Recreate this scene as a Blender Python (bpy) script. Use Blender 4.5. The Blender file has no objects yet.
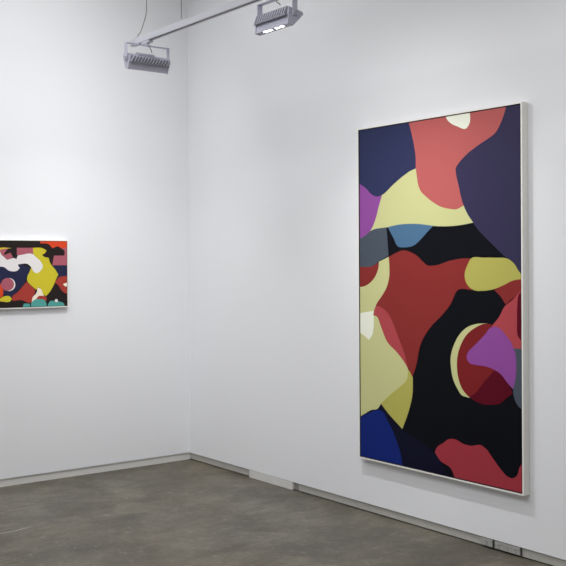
import bpy, bmesh, math, random
from mathutils import Vector, Matrix
from mathutils.geometry import tessellate_polygon
random.seed(4)
scene = bpy.context.scene
col = scene.collection

# ------------------------------------------------------------------ materials
def lin(c):
    c = c / 255.0
    return c / 12.92 if c <= 0.04045 else ((c + 0.055) / 1.055) ** 2.4
def rgb(r, g, b): return (lin(r), lin(g), lin(b), 1.0)
MATS = {}
def mat(name, c, rough=0.5, metal=0.0, spec=0.5, bump=0.0, bscale=200.0, var=0.0, vscale=3.0):
    m = bpy.data.materials.new(name); m.use_nodes = True
    nt = m.node_tree; b = nt.nodes['Principled BSDF']
    b.inputs['Base Color'].default_value = rgb(*c)
    b.inputs['Roughness'].default_value = rough
    b.inputs['Metallic'].default_value = metal
    b.inputs['Specular IOR Level'].default_value = spec
    tc = nt.nodes.new('ShaderNodeTexCoord')
    if bump:
        n = nt.nodes.new('ShaderNodeTexNoise'); n.inputs['Scale'].default_value = bscale
        bp = nt.nodes.new('ShaderNodeBump'); bp.inputs['Strength'].default_value = bump
        bp.inputs['Distance'].default_value = 0.001
        nt.links.new(tc.outputs['Object'], n.inputs['Vector'])
        nt.links.new(n.outputs['Fac'], bp.inputs['Height'])
        nt.links.new(bp.outputs['Normal'], b.inputs['Normal'])
    if var:
        n = nt.nodes.new('ShaderNodeTexNoise'); n.inputs['Scale'].default_value = vscale
        n.inputs['Detail'].default_value = 4
        mx = nt.nodes.new('ShaderNodeMix'); mx.data_type = 'RGBA'
        mx.inputs[6].default_value = rgb(*[max(0, v * (1 - var)) for v in c])
        mx.inputs[7].default_value = rgb(*[min(255, v * (1 + var)) for v in c])
        nt.links.new(tc.outputs['Object'], n.inputs['Vector'])
        nt.links.new(n.outputs['Fac'], mx.inputs[0])
        nt.links.new(mx.outputs[2], b.inputs['Base Color'])
    MATS[name] = m
    return m

def concrete():
    m = bpy.data.materials.new('polished_concrete'); m.use_nodes = True
    nt = m.node_tree; b = nt.nodes['Principled BSDF']; N = nt.nodes.new; Lk = nt.links.new
    tc = N('ShaderNodeTexCoord')
    def noise(scale, detail, rough, vec_scale=(1, 1, 1), rot=0.0, dist=0.0):
        mp = N('ShaderNodeMapping'); mp.inputs['Scale'].default_value = vec_scale
        mp.inputs['Rotation'].default_value = (0, 0, rot)
        n = N('ShaderNodeTexNoise'); n.inputs['Scale'].default_value = scale
        n.inputs['Detail'].default_value = detail; n.inputs['Roughness'].default_value = rough
        n.inputs['Distortion'].default_value = dist
        Lk(tc.outputs['Object'], mp.inputs['Vector']); Lk(mp.outputs['Vector'], n.inputs['Vector'])
        return n
    def ramp(src, a, bb, c0, c1):
        r = N('ShaderNodeValToRGB'); e = r.color_ramp.elements
        e[0].position, e[1].position = a, bb; e[0].color, e[1].color = c0, c1
        Lk(src.outputs['Fac'], r.inputs['Fac']); return r
    def mix(fac, c1, c2, mode='MIX', f=None):
        x = N('ShaderNodeMix'); x.data_type = 'RGBA'; x.blend_type = mode
        if f is not None: x.inputs[0].default_value = f
        else: Lk(fac, x.inputs[0])
        Lk(c1, x.inputs[6]); Lk(c2, x.inputs[7]); return x.outputs[2]
    big = ramp(noise(2.2, 8, 0.62, (1, 1.2, 1), 0.4, 0.4), 0.40, 0.60, rgb(*FLOOR_DARK), rgb(*FLOOR_LIGHT))
    tint = ramp(noise(0.9, 3, 0.5), 0.4, 0.62, rgb(255, 255, 252), rgb(255, 248, 232))
    c = mix(None, big.outputs['Color'], tint.outputs['Color'], 'MULTIPLY', 1.0)
    # trowel sweeps: stretched mid-size noise
    sw = ramp(noise(7.0, 8, 0.7, (0.8, 1.6, 1), 0.25, 0.8), 0.36, 0.62, rgb(212, 212, 209), rgb(255, 255, 255))
    c = mix(None, c, sw.outputs['Color'], 'MULTIPLY', 0.8)
    # pale worn scuffs
    sc = ramp(noise(11.0, 12, 0.8, (1.5, 1, 1), 0.7, 0.3), 0.56, 0.70, (0, 0, 0, 1), (0.6, 0.6, 0.6, 1))
    pale = N('ShaderNodeRGB'); pale.outputs[0].default_value = rgb(*FLOOR_SCUFF)
    c = mix(sc.outputs['Color'], c, pale.outputs[0])
    fine = ramp(noise(38.0, 10, 0.85), 0.32, 0.62, rgb(196, 195, 190), rgb(255, 255, 255))
    c = mix(None, c, fine.outputs['Color'], 'MULTIPLY', 0.85)
    Lk(c, b.inputs['Base Color'])
    rr = N('ShaderNodeMapRange'); rr.inputs['To Min'].default_value = 0.42; rr.inputs['To Max'].default_value = 0.62
    Lk(noise(3.0, 5, 0.6).outputs['Fac'], rr.inputs['Value']); Lk(rr.outputs['Result'], b.inputs['Roughness'])
    b.inputs['Specular IOR Level'].default_value = 0.35
    bp = N('ShaderNodeBump'); bp.inputs['Strength'].default_value = 0.15; bp.inputs['Distance'].default_value = 0.002
    Lk(noise(40.0, 6, 0.6).outputs['Fac'], bp.inputs['Height']); Lk(bp.outputs['Normal'], b.inputs['Normal'])
    return m

def emitter(name, c, strength):
    m = bpy.data.materials.new(name); m.use_nodes = True
    b = m.node_tree.nodes['Principled BSDF']
    b.inputs['Base Color'].default_value = rgb(*c)
    b.inputs['Emission Color'].default_value = rgb(*c)
    b.inputs['Emission Strength'].default_value = strength
    return m

FLOOR_DARK, FLOOR_LIGHT, FLOOR_SCUFF = (102, 98, 90), (126, 122, 112), (176, 172, 162)
WALL = mat('white_wall_paint', (232, 233, 236), 0.75, spec=0.25, bump=0.08, bscale=350)
CEIL = mat('ceiling_paint', (225, 224, 220), 0.85, spec=0.2)
FLOOR = concrete()
SKIRT = mat('grey_painted_skirting', (176, 174, 168), 0.55, var=0.05, vscale=6)
SKIRTW = mat('pale_skirting', (212, 211, 207), 0.55, var=0.03, vscale=6)
FIN_SHADE = mat('fin_gap_shade', (140, 140, 152), 0.6)  # darker grey puts shade between the fins and on the flange
JOINT = mat('dark_grey_joint', (128, 127, 124), 0.6)
FRAME = mat('white_lacquered_frame', (236, 234, 228), 0.4)
FRAME_IN = mat('frame_gap_shade', (70, 66, 62), 0.8)  # inner faces of the white frame coloured dark as the gap's shadow
ALU = mat('light_grey_track_aluminium', (200, 200, 208), 0.45)
HOUS = mat('silver_grey_fixture_paint', (198, 198, 215), 0.45)
HOUSD = mat('grey_heat_sink_casting', (186, 186, 200), 0.5)
SLOT = mat('dark_track_slot', (40, 38, 38), 0.6)
LENS = mat('reflector_glass', (205, 206, 212), 0.25)
CORD = mat('grey_cord', (120, 118, 112), 0.6)
WIRE = mat('steel_wire', (150, 150, 148), 0.4, metal=0.6)
PLATE = mat('pale_grey_socket_plate', (164, 163, 160), 0.45)
DARK = mat('dark_socket_hole', (84, 84, 84), 0.6)
LED = emitter('lit_led', (255, 255, 255), 6.0)

PAINT = {
    'navy': (45, 51, 86), 'violet_navy': (52, 48, 78), 'pale_yellow': (198, 198, 142), 'purple': (142, 76, 152),
    'coral': (182, 93, 92), 'ivory': (236, 238, 222), 'slate': (73, 82, 94), 'mid_blue': (75, 109, 140),
    'deep_red': (134, 46, 44), 'olive_yellow': (178, 173, 89), 'wine': (88, 7, 29), 'brick': (123, 33, 35),
    'dark_navy': (12, 13, 37), 'royal_blue': (18, 38, 114), 'coral_dim': (172, 70, 76), 'coral_shaded': (157, 54, 64), 'ink_navy': (40, 43, 71), 'black': (7, 9, 17),  # side and lower coral shapes: coral darkened for the weaker light there
    'brown_black': (40, 33, 33), 'pink': (170, 92, 106), 'white': (228, 224, 224), 'yellow': (204, 190, 50),
    'orange': (212, 72, 40), 'red': (164, 62, 54), 'teal': (82, 158, 152), 'cream': (238, 226, 208),
}
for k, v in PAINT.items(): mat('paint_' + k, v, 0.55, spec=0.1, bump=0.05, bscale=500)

# ------------------------------------------------------------------ mesh helpers
def box(bm, x0, x1, y0, y1, z0, z1, bevel=0.0):
    vs = [bm.verts.new((x, y, z)) for x in (x0, x1) for y in (y0, y1) for z in (z0, z1)]
    F = [(0, 1, 3, 2), (4, 6, 7, 5), (0, 4, 5, 1), (2, 3, 7, 6), (0, 2, 6, 4), (1, 5, 7, 3)]
    fs = [bm.faces.new([vs[i] for i in f]) for f in F]
    if bevel:
        es = list({e for f in fs for e in f.edges})
        bmesh.ops.bevel(bm, geom=es, offset=bevel, segments=2, profile=0.5, affect='EDGES')
def prism(bm, prof, x0, x1, bevel=0.0):
    """extrude a (y,z) profile along x"""
    a = [bm.verts.new((x0, y, z)) for y, z in prof]; b = [bm.verts.new((x1, y, z)) for y, z in prof]
    n = len(prof)
    fs = [bm.faces.new(a), bm.faces.new(list(reversed(b)))]
    fs += [bm.faces.new((a[i], b[i], b[(i + 1) % n], a[(i + 1) % n])) for i in range(n)]
    bmesh.ops.recalc_face_normals(bm, faces=fs)
    if bevel:
        es = list({e for f in fs for e in f.edges})
        bmesh.ops.bevel(bm, geom=es, offset=bevel, segments=2, profile=0.5, affect='EDGES')
def cyl(bm, c, axis, r, h, seg=20, r2=None):
    """solid cylinder centred at c along axis"""
    r2 = r if r2 is None else r2
    q = Vector((0, 0, 1)).rotation_difference(Vector(axis).normalized()).to_matrix().to_4x4()
    bmesh.ops.create_cone(bm, cap_ends=True, segments=seg, radius1=r, radius2=r2, depth=h,
                          matrix=Matrix.Translation(c) @ q)
def tube(bm, pts, r, seg=8):
    pts = [Vector(p) for p in pts]; rings = []
    for i, p in enumerate(pts):
        t = (pts[min(i + 1, len(pts) - 1)] - pts[max(i - 1, 0)]).normalized()
        u = t.cross(Vector((0.3, 0.9, 0.2))).normalized(); v = t.cross(u)
        rings.append([bm.verts.new(p + r * (math.cos(2 * math.pi * k / seg) * u + math.sin(2 * math.pi * k / seg) * v)) for k in range(seg)])
    for a, b in zip(rings, rings[1:]):
        for k in range(seg): bm.faces.new((a[k], a[(k + 1) % seg], b[(k + 1) % seg], b[k]))
    bm.faces.new(rings[0]); bm.faces.new(list(reversed(rings[-1])))
def obj(name, bm, m, parent=None, smooth=False, loc=None):
    bmesh.ops.recalc_face_normals(bm, faces=bm.faces[:])
    me = bpy.data.meshes.new(name); bm.to_mesh(me); bm.free()
    for x in (m if isinstance(m, (list, tuple)) else [m]): me.materials.append(x)
    if smooth:
        for p in me.polygons: p.use_smooth = True
    o = bpy.data.objects.new(name, me); col.objects.link(o)
    if parent: o.parent = parent
    if loc: o.location = loc
    return o
def empty(name, loc, label, cat, group=None, rz=0.0):
    o = bpy.data.objects.new(name, None); col.objects.link(o); o.empty_display_size = 0.05
    o.location = loc; o.rotation_euler = (0, 0, rz); o['label'] = label; o['category'] = cat
    if group: o['group'] = group
    return o
def struct(name, bm, m, label=None):
    o = obj(name, bm, m); o['kind'] = 'structure'
    if label: o['label'] = label
    return o

# ------------------------------------------------------------------ the room
# corner of the two white walls at the origin; wall_left is the plane y=0, wall_right the plane x=0
RX, RY, RH, REV = -8.0, -9.5, 4.1, 0.056
B = bmesh.new; 
bm = B(); box(bm, RX - 0.2, 0.2, RY - 0.2, 0.2, -0.1, 0.0); struct('floor', bm, FLOOR, 'worn brown-grey polished concrete floor')
bm = B(); box(bm, RX - 0.2, 0.2, RY - 0.2, 0.2, RH, RH + 0.1); struct('ceiling', bm, CEIL, 'white ceiling')
bm = B(); box(bm, RX, 0.0, 0.0, 0.15, REV, RH); struct('wall_left', bm, WALL, 'white plaster wall with the small painting')
bm = B(); box(bm, 0.0, 0.15, RY, 0.15, REV, RH); struct('wall_right', bm, WALL, 'white plaster wall with the tall painting')
bm = B(); box(bm, RX - 0.15, RX, RY, 0.15, 0, RH); struct('wall_back', bm, WALL)
bm = B(); box(bm, RX - 0.15, 0.15, RY - 0.15, RY, 0, RH); struct('wall_front', bm, WALL)
# skirtings set back under the plasterboard
bm = B(); box(bm, RX, 0.010, 0.010, 0.03, 0.0, REV); struct('baseboard_left', bm, SKIRTW, 'pale skirting recessed under the left wall')
bm = B(); box(bm, 0.010, 0.030, RY, 0.03, 0.007, REV); struct('baseboard_right', bm, SKIRT, 'grey skirting recessed under the right wall')
bm = B(); box(bm, 0.030, 0.05, RY, 0.03, 0.0, REV)  # dark strip added as the shade under the skirting
struct('trim_1', bm, SLOT, 'dark strip painting the shade in the gap below the grey skirting')
bm = B(); box(bm, 0.0005, 0.010, -1.318, -0.812, 0.0, REV - 0.003, 0.001)
struct('trim_2', bm, SKIRTW, 'short pale cover board standing proud of the grey skirting')
bm = B(); box(bm, 0.0075, 0.010, -1.375, -1.33, 0.007, REV - 0.001)
struct('trim_3', bm, JOINT, 'grey joint piece beside the pale cover board')

bm = B(); tube(bm, [(-2.10, -1.116, -0.0012), (-1.968, -1.118, -0.001), (-1.898, -1.12, -0.0012), (-1.831, -1.105, -0.001), (-1.759, -1.094, -0.0022)], 0.003, 6)
struct('trim_4', bm, SKIRT, 'pale filled crack in the concrete floor')

# ------------------------------------------------------------------ paintings
BIG_ART = [
    ('navy', [(-10,2007),(416,2006),(449,1944),(470,1870),(484,1798),(485,1731),(426,1715),(367,1688),(292,1647),(208,1597),(167,1584),(107,1603),(59,1641),(-5,1696)]),
    ('pale_yellow', [(485,1745),(495,1675),(504,1634),(525,1596),(609,1548),(751,1495),(847,1507),(879,1449),(918,1403),(859,1396),(781,1390),(675,1391),(615,1395),(524,1408),(438,1413),(335,1411),(245,1399),(97,1381),(-15,1353),(-14,1575),(208,1597),(292,1647),(367,1688),(426,1715)]),
    ('purple', [(-13,1702),(59,1641),(107,1603),(149,1588),(200,1593),(169,1521),(145,1458),(97,1385),(49,1354),(-16,1325)]),
    ('navy', [(-10,2007),(416,2006),(449,1944),(470,1870),(484,1798),(485,1731),(426,1715),(367,1688),(292,1647),(208,1597),(167,1587),(107,1603),(59,1641),(-13,1702)]),
    ('coral', [(416,2012),(1159,2013),(1133,1962),(1108,1914),(1073,1871),(1018,1844),(937,1810),(861,1769),(816,1734),(793,1707),(796,1672),(816,1603),(828,1558),(851,1499),(795,1481),(742,1486),(676,1502),(609,1535),(553,1573),(525,1596),(504,1634),(495,1675),(485,1731),(484,1798),(470,1870),(449,1944)]),
    ('ivory', [(713,2011),(728,1986),(759,1959),(805,1937),(875,1920),(890,1935),(895,2010)]),
    ('violet_navy', [(1159,2013),(1273,2014),(1267,1040),(1238,1101),(1226,1142),(1198,1179),(1163,1205),(1140,1216),(1069,1268),(1009,1316),(946,1370),(918,1403),(879,1449),(851,1496),(828,1558),(816,1603),(796,1672),(793,1707),(816,1734),(861,1769),(937,1810),(1018,1844),(1073,1871),(1108,1914),(1133,1962)]),
    ('slate', [(-16,1325),(49,1354),(97,1381),(237,1399),(245,1328),(254,1228),(182,1202),(120,1170),(-17,1165)]),
    ('mid_blue', [(249,1400),(298,1332),(331,1285),(394,1277),(466,1287),(523,1322),(579,1366),(621,1395),(524,1408),(438,1413),(335,1411)]),
    ('deep_red', [(-17,1165),(120,1170),(171,1192),(167,1160),(142,1111),(95,1068),(47,1046),(-18,1035)]),
    ('pale_yellow', [(-18,1035),(47,1046),(95,1068),(142,1111),(167,1160),(171,1194),(256,1223),(261,1170),(258,1097),(235,1038),(200,994),(149,940),(117,869),(145,865),(187,803),(240,721),(316,663),(374,615),(418,557),(423,517),(356,446),(261,395),(183,340),(152,306),(97,292),(41,264),(-24,216)]),
    ('ivory', [(-19,862),(9,871),(62,888),(119,896),(123,853),(121,800),(108,750),(77,717),(44,736),(8,772),(-19,797)]),
    ('olive_yellow', [(449,534),(453,489),(449,421),(423,336),(394,271),(364,212),(327,236),(253,284),(183,340),(261,401),(344,457),(402,504),(418,563)]),
    ('deep_red', [(256,1223),(327,1248),(379,1260),(436,1250),(494,1226),(536,1195),(572,1173),(633,1172),(754,1199),(832,1209),(917,1209),(938,1120),(909,1038),(805,1036),(752,958),(679,887),(617,839),(547,765),(512,707),(490,624),(468,561),(449,527),(418,567),(374,615),(316,663),(240,721),(187,803),(145,865),(117,869),(149,940),(200,994),(235,1038),(258,1097),(261,1170)]),
    ('coral_dim', [(145,923),(203,914),(249,884),(294,823),(338,743),(375,677),(401,612),(411,577),(374,618),(316,663),(240,716),(187,803),(153,865),(120,869),(128,902)]),
    ('deep_red', [(1062,1041),(1127,1068),(1186,1092),(1267,1112),(1267,1019),(1202,1008),(1139,967),(1103,1010)]),
    ('olive_yellow', [(899,1206),(996,1213),(1069,1212),(1163,1203),(1198,1179),(1226,1142),(1240,1103),(1186,1092),(1127,1068),(1055,1044),(982,1035),(927,1036),(882,1059),(857,1098),(857,1132),(877,1175)]),
    ('slate', [(1187,742),(1265,753),(1263,409),(1241,417),(1216,446),(1188,498),(1193,577)]),
    ('coral_dim', [(1267,1081),(1174,985),(1138,961),(1090,894),(1040,844),(1006,794),(1101,726),(1187,740),(1231,741),(1265,742)]),
    ('wine', [(1267,1061),(1225,1018),(1216,963),(1214,881),(1218,808),(1230,744),(1265,732)]),
    ('pale_yellow', [(1013,862),(931,854),(868,832),(810,785),(771,724),(750,664),(753,596),(769,538),(802,488),(827,461),(866,453),(905,450),(891,549),(878,711),(964,835)]),
    ('brick', [(1042,859),(994,859),(931,835),(868,793),(822,728),(800,668),(796,609),(809,542),(833,496),(863,468),(916,442),(989,428),(1039,430),(1099,444),(1141,475),(1184,506),(1153,556),(1121,675),(1067,777)]),
    ('wine', [(1065,618),(992,549),(917,474),(880,456),(928,437),(978,427),(1039,430),(1099,444),(1141,475),(1184,506),(1153,556),(1112,593)]),
    ('purple', [(1030,836),(1066,847),(1090,843),(1137,808),(1178,765),(1201,716),(1208,652),(1203,588),(1185,527),(1147,559),(1100,602),(1065,617),(1005,631),(930,634),(886,641),(867,668),(877,698),(905,723),(956,765),(1006,810)]),
    ('dark_navy', [(152,306),(184,339),(253,284),(363,209),(458,181),(557,144),(635,102),(704,28),(815,-19),(800,-66),(-26,-80),(-24,216),(41,264),(97,292)]),
    ('royal_blue', [(-24,216),(41,256),(97,280),(168,301),(199,294),(244,241),(282,194),(319,131),(349,68),(374,-15),(302,-68),(-26,-80)]),
    ('coral_shaded', [(626,115),(640,142),(694,180),(733,205),(786,210),(838,195),(895,192),(971,205),(1007,187),(1050,146),(1097,103),(1144,69),(1179,64),(1209,84),(1226,128),(1238,203),(1262,255),(1260,-33),(791,-40),(792,8),(746,45),(666,76)]),
]
SMALL_ART = [
    ('pink', [(-579,413),(-430,414),(-449,395),(-465,371),(-466,357),(-485,367),(-509,398),(-579,391)]),
    ('yellow', [(-495,413),(-409,411),(-473,405),(-491,401),(-516,405)]),
    ('pink', [(-373,414),(-255,415),(-245,364),(-373,364)]),
    ('pink', [(-465,364),(-419,380),(-402,350),(-419,338),(-445,333),(-462,343)]),
    ('ink_navy', [(-495,288),(-351,301),(-271,273),(-286,231),(-299,215),(-318,171),(-369,113),(-400,79),(-439,70),(-471,86),(-475,116),(-566,131),(-649,194),(-635,275)]),
    ('white', [(-676,357),(-593,394),(-523,398),(-495,387),(-485,368),(-465,350),(-445,332),(-419,337),(-399,343),(-376,335),(-366,362),(-249,365),(-234,350),(-200,321),(-182,280),(-201,251),(-227,236),(-249,246),(-271,281),(-291,299),(-366,299),(-363,287),(-352,274),(-368,257),(-435,258),(-465,280),(-488,284),(-552,261),(-635,275)]),
    ('yellow', [(-255,415),(-184,412),(-153,396),(-163,380),(-189,365),(-169,350),(-139,345),(-126,305),(-89,260),(-65,224),(-78,202),(-100,152),(-138,93),(-159,73),(-186,89),(-212,137),(-233,119),(-264,145),(-299,185),(-298,210),(-281,247),(-268,277),(-249,246),(-227,236),(-201,251),(-182,280),(-200,321),(-234,350),(-249,365)]),
    ('orange', [(-608,166),(-496,171),(-486,150),(-471,115),(-476,76),(-510,68),(-609,57)]),
    ('white', [(-386,158),(-390,139),(-403,123),(-422,115),(-443,115),(-462,124),(-474,140),(-479,160),(-474,179),(-461,195),(-442,203),(-422,203),(-403,194),(-390,178)]),
    ('pink', [(-395,160),(-400,140),(-413,125),(-432,116),(-452,117),(-471,126),(-484,142),(-488,161),(-483,181),(-470,196),(-452,204),(-431,204),(-412,195),(-399,179)]),
    ('yellow', [(-567,63),(-496,65),(-466,78),(-426,77),(-411,59),(-421,45),(-496,44),(-567,42)]),
    ('red', [(-305,175),(-286,160),(-239,115),(-254,71),(-263,31),(-292,29),(-334,47),(-406,45),(-411,68),(-369,106)]),
    ('cream', [(-222,135),(-201,126),(-180,84),(-172,70),(-217,70),(-239,47),(-265,29),(-262,61),(-230,100)]),
    ('red', [(-235,51),(-217,72),(-159,71),(-153,42),(-190,39)]),
    ('teal', [(-267,-15),(-265,34),(-244,49),(-205,53),(-170,44),(-158,23),(-161,-19)]),
    ('teal', [(-146,-19),(-143,16),(-130,35),(-90,36),(-54,30),(-27,19),(-19,4),(-19,-24)]),
    ('teal', [(-368,-19),(-349,11),(-324,24),(-282,23),(-272,6),(-271,-22)]),
    ('red', [(24,241),(-7,220),(-62,204),(-95,167),(-68,150),(-41,110),(-14,90),(23,83)]),
    ('cream', [(8,188),(-4,179),(-30,156),(-17,141),(8,145)]),
    ('white', [(-69,38),(-71,33),(-74,29),(-79,27),(-84,27),(-89,30),(-93,34),(-94,39),(-93,44),(-89,48),(-84,50),(-79,49),(-74,47),(-71,43)]),
    ('orange', [(-205,491),(41,494),(41,413),(-39,411),(-67,426),(-109,411),(-136,439),(-200,446)]),
    ('pink', [(41,416),(-39,413),(-18,393),(-18,360),(-99,360),(-111,291),(40,289)]),
    ('ink_navy', [(40,290),(-113,291),(-94,267),(-73,239),(-62,207),(-7,222),(40,241)]),
    ('pink', [(-704,316),(-663,289),(-677,181),(-718,128),(-745,222)]),
]

def smooth_outline(pts, w, h):
    """Catmull-Rom through the outline, sharp corners kept, clamped to the canvas"""
    snap = 13
    P = []
    for x, y in pts:
        if x < snap: x = -40
        if x > w - snap: x = w + 40
        if y < snap: y = -40
        if y > h - snap: y = h + 40
        P.append(Vector((x, y)))
    n = len(P); out = []
    def tangent(i):
        a, b, c = P[i - 1], P[i], P[(i + 1) % n]
        d1, d2 = b - a, c - b
        if d1.length < 1e-6 or d2.length < 1e-6: return None
        if d1.angle(d2) > math.radians(62): return None
        return (d1.normalized() * d2.length + d2.normalized() * d1.length) / (d1.length + d2.length)
    T = [tangent(i) for i in range(n)]
    for i in range(n):
        a, b = P[i], P[(i + 1) % n]; L = (b - a).length
        if L < 1e-6: continue
        ta = (T[i] if T[i] is not None else (b - a).normalized()) * L
        tb = (T[(i + 1) % n] if T[(i + 1) % n] is not None else (b - a).normalized()) * L
        k = max(2, min(10, int(L / 8)))
        for s in range(k):
            t = s / k
            h00, h10, h01, h11 = 2*t**3 - 3*t*t + 1, t**3 - 2*t*t + t, -2*t**3 + 3*t*t, t**3 - t*t
            out.append(h00 * a + h10 * ta + h01 * b + h11 * tb)
    res = []
    for p in out:
        q = (min(max(p.x, 0), w), min(max(p.y, 0), h))
        if not res or (Vector(q) - Vector(res[-1])).length > 0.05: res.append(q)
    return res
def canvas(parent, w, h, art, base, depth, mapf):
    """one mesh: stretched canvas box and the flat paint shapes on its face, in millimetres of canvas"""
    names = [base] + sorted({c for c, _ in art if c != base}); idx = {c: i for i, c in enumerate(names)}
    bm = bmesh.new()
    W, H = w * 1000.0, h * 1000.0
    def vert(x, y, d): return bm.verts.new(mapf(x / 1000.0, y / 1000.0, d))
    c = [(0, 0), (W, 0), (W, H), (0, H)]
    f = [vert(x, y, depth) for x, y in c]; k = [vert(x, y, 0.008) for x, y in c]
    bm.faces.new(f); bm.faces.new(list(reversed(k)))
    for i in range(4): bm.faces.new((f[i], k[i], k[(i + 1) % 4], f[(i + 1) % 4]))
    bmesh.ops.recalc_face_normals(bm, faces=bm.faces[:])
    for li, (cn, pts) in enumerate(art):
        o = smooth_outline(pts, W, H)
        d = depth + 0.00008 * (li + 1)
        vs = [vert(x, y, d) for x, y in o]
        for t in tessellate_polygon([[Vector((x, y, 0)) for x, y in o]]):
            try: fc = bm.faces.new([vs[i] for i in t])
            except ValueError: continue
            fc.material_index = idx[cn]
    me = bpy.data.meshes.new('canvas'); bm.to_mesh(me); bm.free()
    for nme in names: me.materials.append(MATS['paint_' + nme])
    ob = bpy.data.objects.new('canvas', me); col.objects.link(ob); ob.parent = parent
    return ob
def frame(parent, w, h, depth, gap, rail, mapf):
    """four mitred rails of a shallow tray frame"""
    def rect(g): return [(-g, -g), (w + g, -g), (w + g, h + g), (-g, h + g)]
    A, C = rect(gap), rect(gap + rail)
    for i in range(4):
        j = (i + 1) % 4
        bm = bmesh.new(); V = {}
        for nm, R, d in (('if', A, depth), ('of', C, depth), ('ib', A, 0.0005), ('ob', C, 0.0005)):
            for e in (i, j): V[nm, e] = bm.verts.new(mapf(R[e][0], R[e][1], d))
        def q(*k): return bm.faces.new([V[x] for x in k])
        q(('if', i), ('if', j), ('of', j), ('of', i)); q(('of', i), ('of', j), ('ob', j), ('ob', i))
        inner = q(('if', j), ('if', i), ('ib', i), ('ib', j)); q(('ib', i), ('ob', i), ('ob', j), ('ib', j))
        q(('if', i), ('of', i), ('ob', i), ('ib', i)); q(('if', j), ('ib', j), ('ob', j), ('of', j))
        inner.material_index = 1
        obj('frame_rail', bm, [FRAME, FRAME_IN], parent)
    # backing board that closes the shadow gap
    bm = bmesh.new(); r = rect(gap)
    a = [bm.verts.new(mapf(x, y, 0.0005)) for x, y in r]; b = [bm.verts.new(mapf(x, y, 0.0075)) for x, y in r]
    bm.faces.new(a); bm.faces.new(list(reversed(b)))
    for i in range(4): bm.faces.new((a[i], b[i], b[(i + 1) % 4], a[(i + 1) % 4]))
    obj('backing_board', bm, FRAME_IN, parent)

# tall painting on the right wall: u runs towards the camera (-y), v up, d out of the wall (-x)
BW, BH = 1.2403, 1.9997
root = empty('framed_painting', (0, -2.0660, 0.3552), 'tall portrait abstract painting of navy, coral, black and yellow curves in a white frame', 'painting')
mp = lambda u, v, d: (-d, -u, v)
canvas(root, BW, BH, BIG_ART, 'black', 0.0425, mp)
frame(root, BW, BH, 0.0475, 0.0055, 0.0085, mp)
# small painting on the left wall: u along -x from the right edge is negative
SW, SH = 0.852, 0.4613
SX0 = -1.8985
small = [(c, [(x + 852, y) for x, y in pts]) for c, pts in SMALL_ART]
root = empty('framed_painting', (SX0, 0, 1.2442), 'small landscape abstract painting with yellow, white and red shapes on the left wall', 'painting')
mp = lambda u, v, d: (u, -d, v)
canvas(root, SW, SH, small, 'brown_black', 0.0335, mp)
frame(root, SW, SH, 0.037, 0.003, 0.007, mp)

# ------------------------------------------------------------------ track and lights
TX, TY, TZ = -1.1, -1.131, 2.907          # free end of the track, underside
root = empty('lighting_track', (TX, TY, TZ), 'long pale grey lighting track hanging level from wires, parallel to the right wall', 'track')
L_ = 6.5
bm = B(); w = 0.018; t = 0.036
# extruded channel: two sides, top and the slot lips
prof = [(-w, 0), (-0.006, 0), (-0.006, 0.003), (-0.014, 0.003), (-0.014, 0.030), (0.014, 0.030), (0.014, 0.003), (0.006, 0.003), (0.006, 0), (w, 0), (w, t), (-w, t)]
a = [bm.verts.new((x, -0.02, z)) for x, z in prof]; b = [bm.verts.new((x, -L_, z)) for x, z in prof]
for i in range(len(prof)): bm.faces.new((a[i], b[i], b[(i + 1) % len(prof)], a[(i + 1) % len(prof)]))
bm.faces.new(a); bm.faces.new(list(reversed(b)))
obj('track_channel', bm, ALU, root)
bm = B(); box(bm, -0.0055, 0.0055, -L_ + 0.01, -0.022, 0.0008, 0.028); obj('conductor_slot', bm, SLOT, root)
bm = B(); box(bm, -0.021, 0.021, -0.045, 0.006, -0.003, t + 0.003, 0.003); obj('end_cap', bm, ALU, root)
bm = B(); box(bm, -0.012, 0.012, -0.064, -0.04, t - 0.001, t + 0.014, 0.002); obj('cord_grip', bm, ALU, root)
ctrl = [(0.0, t + 0.012), (0.027, 0.052 + t), (0.048, 0.109 + t), (0.062, 0.152 + t), (0.068, 0.195 + t), (0.066, 0.30 + t), (0.05, 0.55 + t), (0.045, 0.9 + t), (0.045, RH - TZ)]
pts = []
for i in range(len(ctrl) - 1):
    p0, p1, p2, p3 = (Vector((*ctrl[min(max(k, 0), len(ctrl) - 1)], 0)) for k in (i - 1, i, i + 1, i + 2))
    for q in range(6):
        u = q / 6; v = 0.5 * (2 * p1 + (p2 - p0) * u + (2 * p0 - 5 * p1 + 4 * p2 - p3) * u * u + (3 * p1 - p0 - 3 * p2 + p3) * u ** 3)
        pts.append((v.x, -0.052, v.y))
pts.append((0.045, -0.052, RH - TZ))
bm = B(); tube(bm, pts, 0.003); obj('power_cord', bm, CORD, root, True)
for yy in (-0.58, -2.6, -4.6, -6.2):
    bm = B(); cyl(bm, (0, yy, (t + RH - TZ) / 2 + 0.002), (0, 0, 1), 0.0022, RH - TZ - t - 0.004, 8)
    wr = obj('suspension_wire', bm, WIRE, root, True)
    bm = B(); cyl(bm, (0, yy, t + 0.007), (0, 0, 1), 0.008, 0.016, 14); obj('wire_gripper', bm, ALU, wr)

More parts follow.
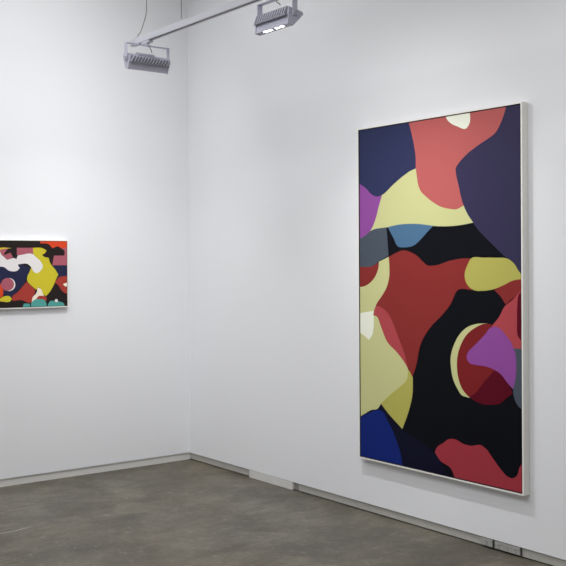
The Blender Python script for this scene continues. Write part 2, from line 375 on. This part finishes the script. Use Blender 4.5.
def wall_washer(loc, label, rz, tilt, half, beam, drop=0.0):
    """long axis = local x, throws light towards local +y and down"""
    r = empty('track_spotlight', loc, label, 'spotlight', 'spotlights on the hanging track', rz)
    # adapter that clips in the track (local origin = underside of the track)
    bm = B(); box(bm, -0.045, 0.045, -0.016, 0.016, -0.016, -0.0005, 0.002) if abs(rz) > 1 else box(bm, -0.016, 0.016, -0.045, 0.045, -0.016, -0.0005, 0.002)
    cyl(bm, (0, 0, -0.022), (0, 0, 1), 0.013, 0.014, 18); obj('track_adapter', bm, ALU, r)
    # yoke: inverted U of flat bar
    hy = half + 0.008; top, piv = -0.028, -0.098 - drop
    bm = B(); box(bm, -hy - 0.003, hy + 0.003, -0.016, 0.016, top - 0.004, top, 0.001)
    for s in (-1, 1): box(bm, s * (hy + 0.001) - 0.0018, s * (hy + 0.001) + 0.0018, -0.016, 0.016, piv - 0.012, top - 0.003)
    yk = obj('yoke', bm, HOUS, r)
    for s in (-1, 1):
        bm = B(); cyl(bm, (s * (hy + 0.006), 0, piv), (1, 0, 0), 0.011, 0.008, 18)
        for k in range(6):
            an = k * math.pi / 3; box(bm, s * (hy + 0.006) - 0.004, s * (hy + 0.006) + 0.004, 0.0105 * math.cos(an) - 0.002, 0.0105 * math.cos(an) + 0.002, piv + 0.0105 * math.sin(an) - 0.002, piv + 0.0105 * math.sin(an) + 0.002)
        obj('tilt_knob', bm, HOUSD, yk)
    # tilting body
    M = Matrix.Translation((0, 0, piv)) @ Matrix.Rotation(tilt, 4, 'X') @ Matrix.Diagonal((1, 1, 0.82, 1))
    def put(name, bm, m, parent=r, smooth=False):
        bmesh.ops.transform(bm, matrix=M, verts=bm.verts[:]); return obj(name, bm, m, parent, smooth)
    # profile (y towards wall, z): wide at the top, narrow at the bottom
    P = [(-0.035, 0.030), (0.050, 0.026), (0.056, 0.012), (0.004, -0.072), (-0.028, -0.072), (-0.028, -0.014), (-0.035, -0.014)]
    bm = B(); prism(bm, P, -half + 0.005, half - 0.005); hs = put('housing', bm, HOUS)
    for s in (-1, 1):
        bm = B(); Q = [(y * 1.06, z * 1.04 + 0.001) for y, z in (P[0], P[1], P[2], P[3], P[4])]
        prism(bm, Q, s * (half - 0.002) - 0.004, s * (half - 0.002) + 0.004, 0.0012); put('end_plate', bm, HOUS)
    # finned heat sink on the room side and along the top
    bm = B(); n = 13; box(bm, -half + 0.008, half - 0.008, -0.0365, -0.0345, -0.011, 0.029); [setattr(f, 'material_index', 1) for f in bm.faces]
    for k in range(n):
        xx = -half + 0.016 + (2 * half - 0.032) * k / (n - 1); sl = 0.009
        for y0, y1, z0, z1, sh in ((-0.047, -0.034, -0.012, 0.032, sl),):
            vs = [bm.verts.new((xx + dx + (sh if z == z1 else -sh), y, z)) for dx in (-0.0042, 0.0042) for y in (y0, y1) for z in (z0, z1)]
            for f in ((0, 1, 3, 2), (4, 6, 7, 5), (0, 4, 5, 1), (2, 3, 7, 6), (0, 2, 6, 4), (1, 5, 7, 3)): bm.faces.new([vs[i] for i in f])
        box(bm, xx - 0.0016, xx + 0.0016, -0.034, 0.040, 0.028, 0.038)
    put('heat_sink', bm, [HOUSD, FIN_SHADE])
    bm = B(); box(bm, -half + 0.006, half - 0.006, -0.047, -0.034, -0.024, -0.012, 0.001); put("flange", bm, FIN_SHADE)  # flange lip darkened to read as shadowed
    # driver box with its lead
    bm = B(); box(bm, -half * 0.55, half * 0.25, -0.020, 0.022, 0.037, 0.052, 0.003); db = put('driver_box', bm, HOUSD)
    bm = B(); tube(bm, [(0.008, 0, -0.03), (0.012, -0.012, -0.04), (0.016, -0.014, -0.05), (0.026, -0.006, -0.058), (0.03, 0.0, -0.066)], 0.0028); obj('lead', bm, CORD, r, True)
    # glass on the sloping aperture
    d = Vector((0, 0.004 - 0.056, -0.072 - 0.012)).normalized(); nrm = Vector((0, -d.z, d.y)); nrm = nrm if nrm.y > 0 else -nrm
    a0 = Vector((0, 0.056, 0.012)) + d * 0.006; a1 = Vector((0, 0.004, -0.072)) - d * 0.006
    bm = B(); prism(bm, [(a0.y, a0.z), (a1.y, a1.z), (a1.y + nrm.y * 0.002, a1.z + nrm.z * 0.002), (a0.y + nrm.y * 0.002, a0.z + nrm.z * 0.002)], -half + 0.012, half - 0.012); put('glass', bm, LENS)
    # four LED lenses along the bottom edge
    for k in range(4):
        cx = (-0.45 + 0.29 * k + (0.12 if k > 1 else 0)) * half
        bm = B(); box(bm, cx - half * 0.10, cx + half * 0.10, -0.024, -0.008, -0.0722, -0.0712); put('led_lens', bm, LED)
    # the light the fixture throws
    # (a wide optic and a narrow one that throws down the wall)
    c = (a0 + a1) / 2 + nrm * 0.014
    out = []
    for ang, spread, power in beam:
        la = bpy.data.lights.new('spotlight_beam', 'AREA'); la.shape = 'RECTANGLE'; la.size = half * 1.7; la.size_y = 0.03
        la.energy = power; la.spread = math.radians(spread); la.color = (1.0, 0.995, 0.99)
        lo = bpy.data.objects.new('spotlight_beam', la); col.objects.link(lo); lo.parent = r
        bd = Vector((0, math.cos(math.radians(ang)), -math.sin(math.radians(ang))))
        lo.matrix_local = Matrix.Translation(M @ c + bd * 0.004) @ bd.to_track_quat('-Z', 'Y').to_matrix().to_4x4()
    return r

BEAM_A = [(29, 150, 4.4), (66, 100, 2.9)]
BEAM_B = [(56, 150, 4.2), (66, 95, 4.4)]

WALLR = -math.pi / 2        # local +y -> world +x (right wall)
wall_washer((TX, -1.31, TZ), 'grey finned spotlight hanging at the free end of the track, no lamps showing', 0.0, math.radians(18), 0.138, BEAM_A, 0.025)
wall_washer((TX, -2.63, TZ), 'lavender-grey spotlight further along the track, with four bright lamps showing', WALLR, math.radians(-8), 0.138, BEAM_B, 0.032)

# ------------------------------------------------------------------ power sockets in the right skirting
def socket(y0, y1, label, n):
    yc = (y0 + y1) / 2; w = abs(y1 - y0) / 2
    r = empty('power_socket', (0.010, yc, 0.030), label, 'socket', 'power sockets in the grey skirting')
    bm = B(); box(bm, -0.012, -0.0005, -w, w, -0.019, 0.023, 0.002); obj('plate', bm, PLATE, r)
    step = 2 * w / (n + (0.0 if n == 1 else 0.5))
    for k in range(n):
        c = w - (k + 0.5) * (2 * w / n)
        bm = B()
        for dy, dz, ang in ((-0.007, 0.004, 0.5), (0.007, 0.004, -0.5), (0.0, -0.009, 0.0)):
            m0 = Matrix.Translation((-0.0125, c + dy, dz)) @ Matrix.Rotation(ang, 4, 'X')
            b2 = bmesh.new(); box(b2, -0.0006, 0.0015, -0.0014, 0.0014, -0.0045, 0.0045)
            bmesh.ops.transform(b2, matrix=m0, verts=b2.verts[:])
            me = bpy.data.meshes.new('t'); b2.to_mesh(me); b2.free(); bm.from_mesh(me); bpy.data.meshes.remove(me)
        obj('socket_hole', bm, DARK, r)
        bm = B(); box(bm, -0.0155, -0.011, c - w / n * 0.78 - 0.002, c - w / n * 0.78 + 0.004, 0.006, 0.017, 0.0008); obj('rocker_switch', bm, PLATE, r)
    bm = B(); box(bm, -0.0135, -0.0008, -w - 0.0045, -w - 0.0005, -0.019, 0.024); box(bm, -0.0125, -0.0008, -w, w, 0.0232, 0.0252); obj('surround', bm, DARK, r)
    return r
socket(-2.990, -3.072, 'small single power socket in the grey skirting under the tall painting', 1)
socket(-3.088, -3.258, 'wide multi-outlet power socket in the grey skirting, nearer the camera', 3)

# ------------------------------------------------------------------ room lighting (a track lamp left of view, plus added unseen fill lights)
def area(name, loc, target, sx, sy, energy, c=(1, 1, 1)):
    la = bpy.data.lights.new(name, 'AREA'); la.shape = 'RECTANGLE'; la.size = sx; la.size_y = sy; la.energy = energy; la.color = c
    lo = bpy.data.objects.new(name, la); col.objects.link(lo); lo.location = loc
    lo.rotation_euler = (Vector(target) - Vector(loc)).to_track_quat('-Z', 'Y').to_euler()
    return la
def lamp(name, loc, axis, deg, spread, energy):
    a = math.radians(deg); d = Vector((math.cos(a) * axis[0], math.cos(a) * axis[1], -math.sin(a)))
    la = area(name, loc, Vector(loc) + d, 0.23, 0.06, energy, (1.0, 0.995, 0.985)); la.spread = math.radians(spread); return la
COOL = (0.98, 0.987, 1.0)
lamp('track_lamp_left_wall', (-2.6, -1.235, 2.77), (0, 1), 30, 150, 2.2)
lamp('right_wall_fill', (-1.035, -4.2, 2.765), (1, 0), 25, 150, 3.0)  # unseen lamp, added to brighten the right wall
la = area('corner_fill', (-3.2, -4.0, 2.9), (-0.15, 0, 0.9), 0.2, 0.1, 1.6, (1.0, 0.995, 0.985)); la.spread = math.radians(41)  # flood added out of view to lift the dark corner
area('ceiling_fill', (-4.2, -3.2, 4.05), (-4.2, -3.2, 0), 2.4, 2.4, 102, COOL)  # this and the next two: unseen panels added as ambient fill
area('ceiling_fill', (-4.2, -7.0, 4.05), (-4.2, -7.0, 0), 2.4, 2.4, 64, COOL)
area('ceiling_fill', (-1.6, -1.25, 4.05), (-1.6, -1.25, 0), 1.4, 1.2, 21, COOL)


# ------------------------------------------------------------------ camera
F, YAW, ROLL, HY = 978.66, 0.650818, 0.0049705, 262.02
fw = Vector((math.sin(YAW), math.cos(YAW), 0)); rt = Vector((math.cos(YAW), -math.sin(YAW), 0)); up = Vector((0, 0, 1))
c, s = math.cos(ROLL), math.sin(ROLL)
cx_, cy_ = c * rt - s * up, s * rt + c * up
M = Matrix((cx_, cy_, -fw)).transposed().to_4x4(); M.translation = (-4.07347, -6.57454, 1.55)
cd = bpy.data.cameras.new('camera'); cam = bpy.data.objects.new('camera', cd); col.objects.link(cam)
cam.matrix_world = M; cd.sensor_width = 36; cd.sensor_fit = 'HORIZONTAL'; cd.lens = F / 566 * 36
cd.shift_y = (HY - 283) / 566 * c; cd.shift_x = -(HY - 283) / 566 * s; cd.clip_end = 50
scene.camera = cam

w = bpy.data.worlds.new('world'); scene.world = w; w.use_nodes = True
w.node_tree.nodes['Background'].inputs['Color'].default_value = (0.5, 0.5, 0.5, 1)
w.node_tree.nodes['Background'].inputs['Strength'].default_value = 0.2
scene.view_settings.view_transform = 'Standard'; scene.view_settings.look = 'None'
scene.view_settings.gamma = 1.0; scene.view_settings.use_curve_mapping = False
scene.view_settings.exposure = 0.08
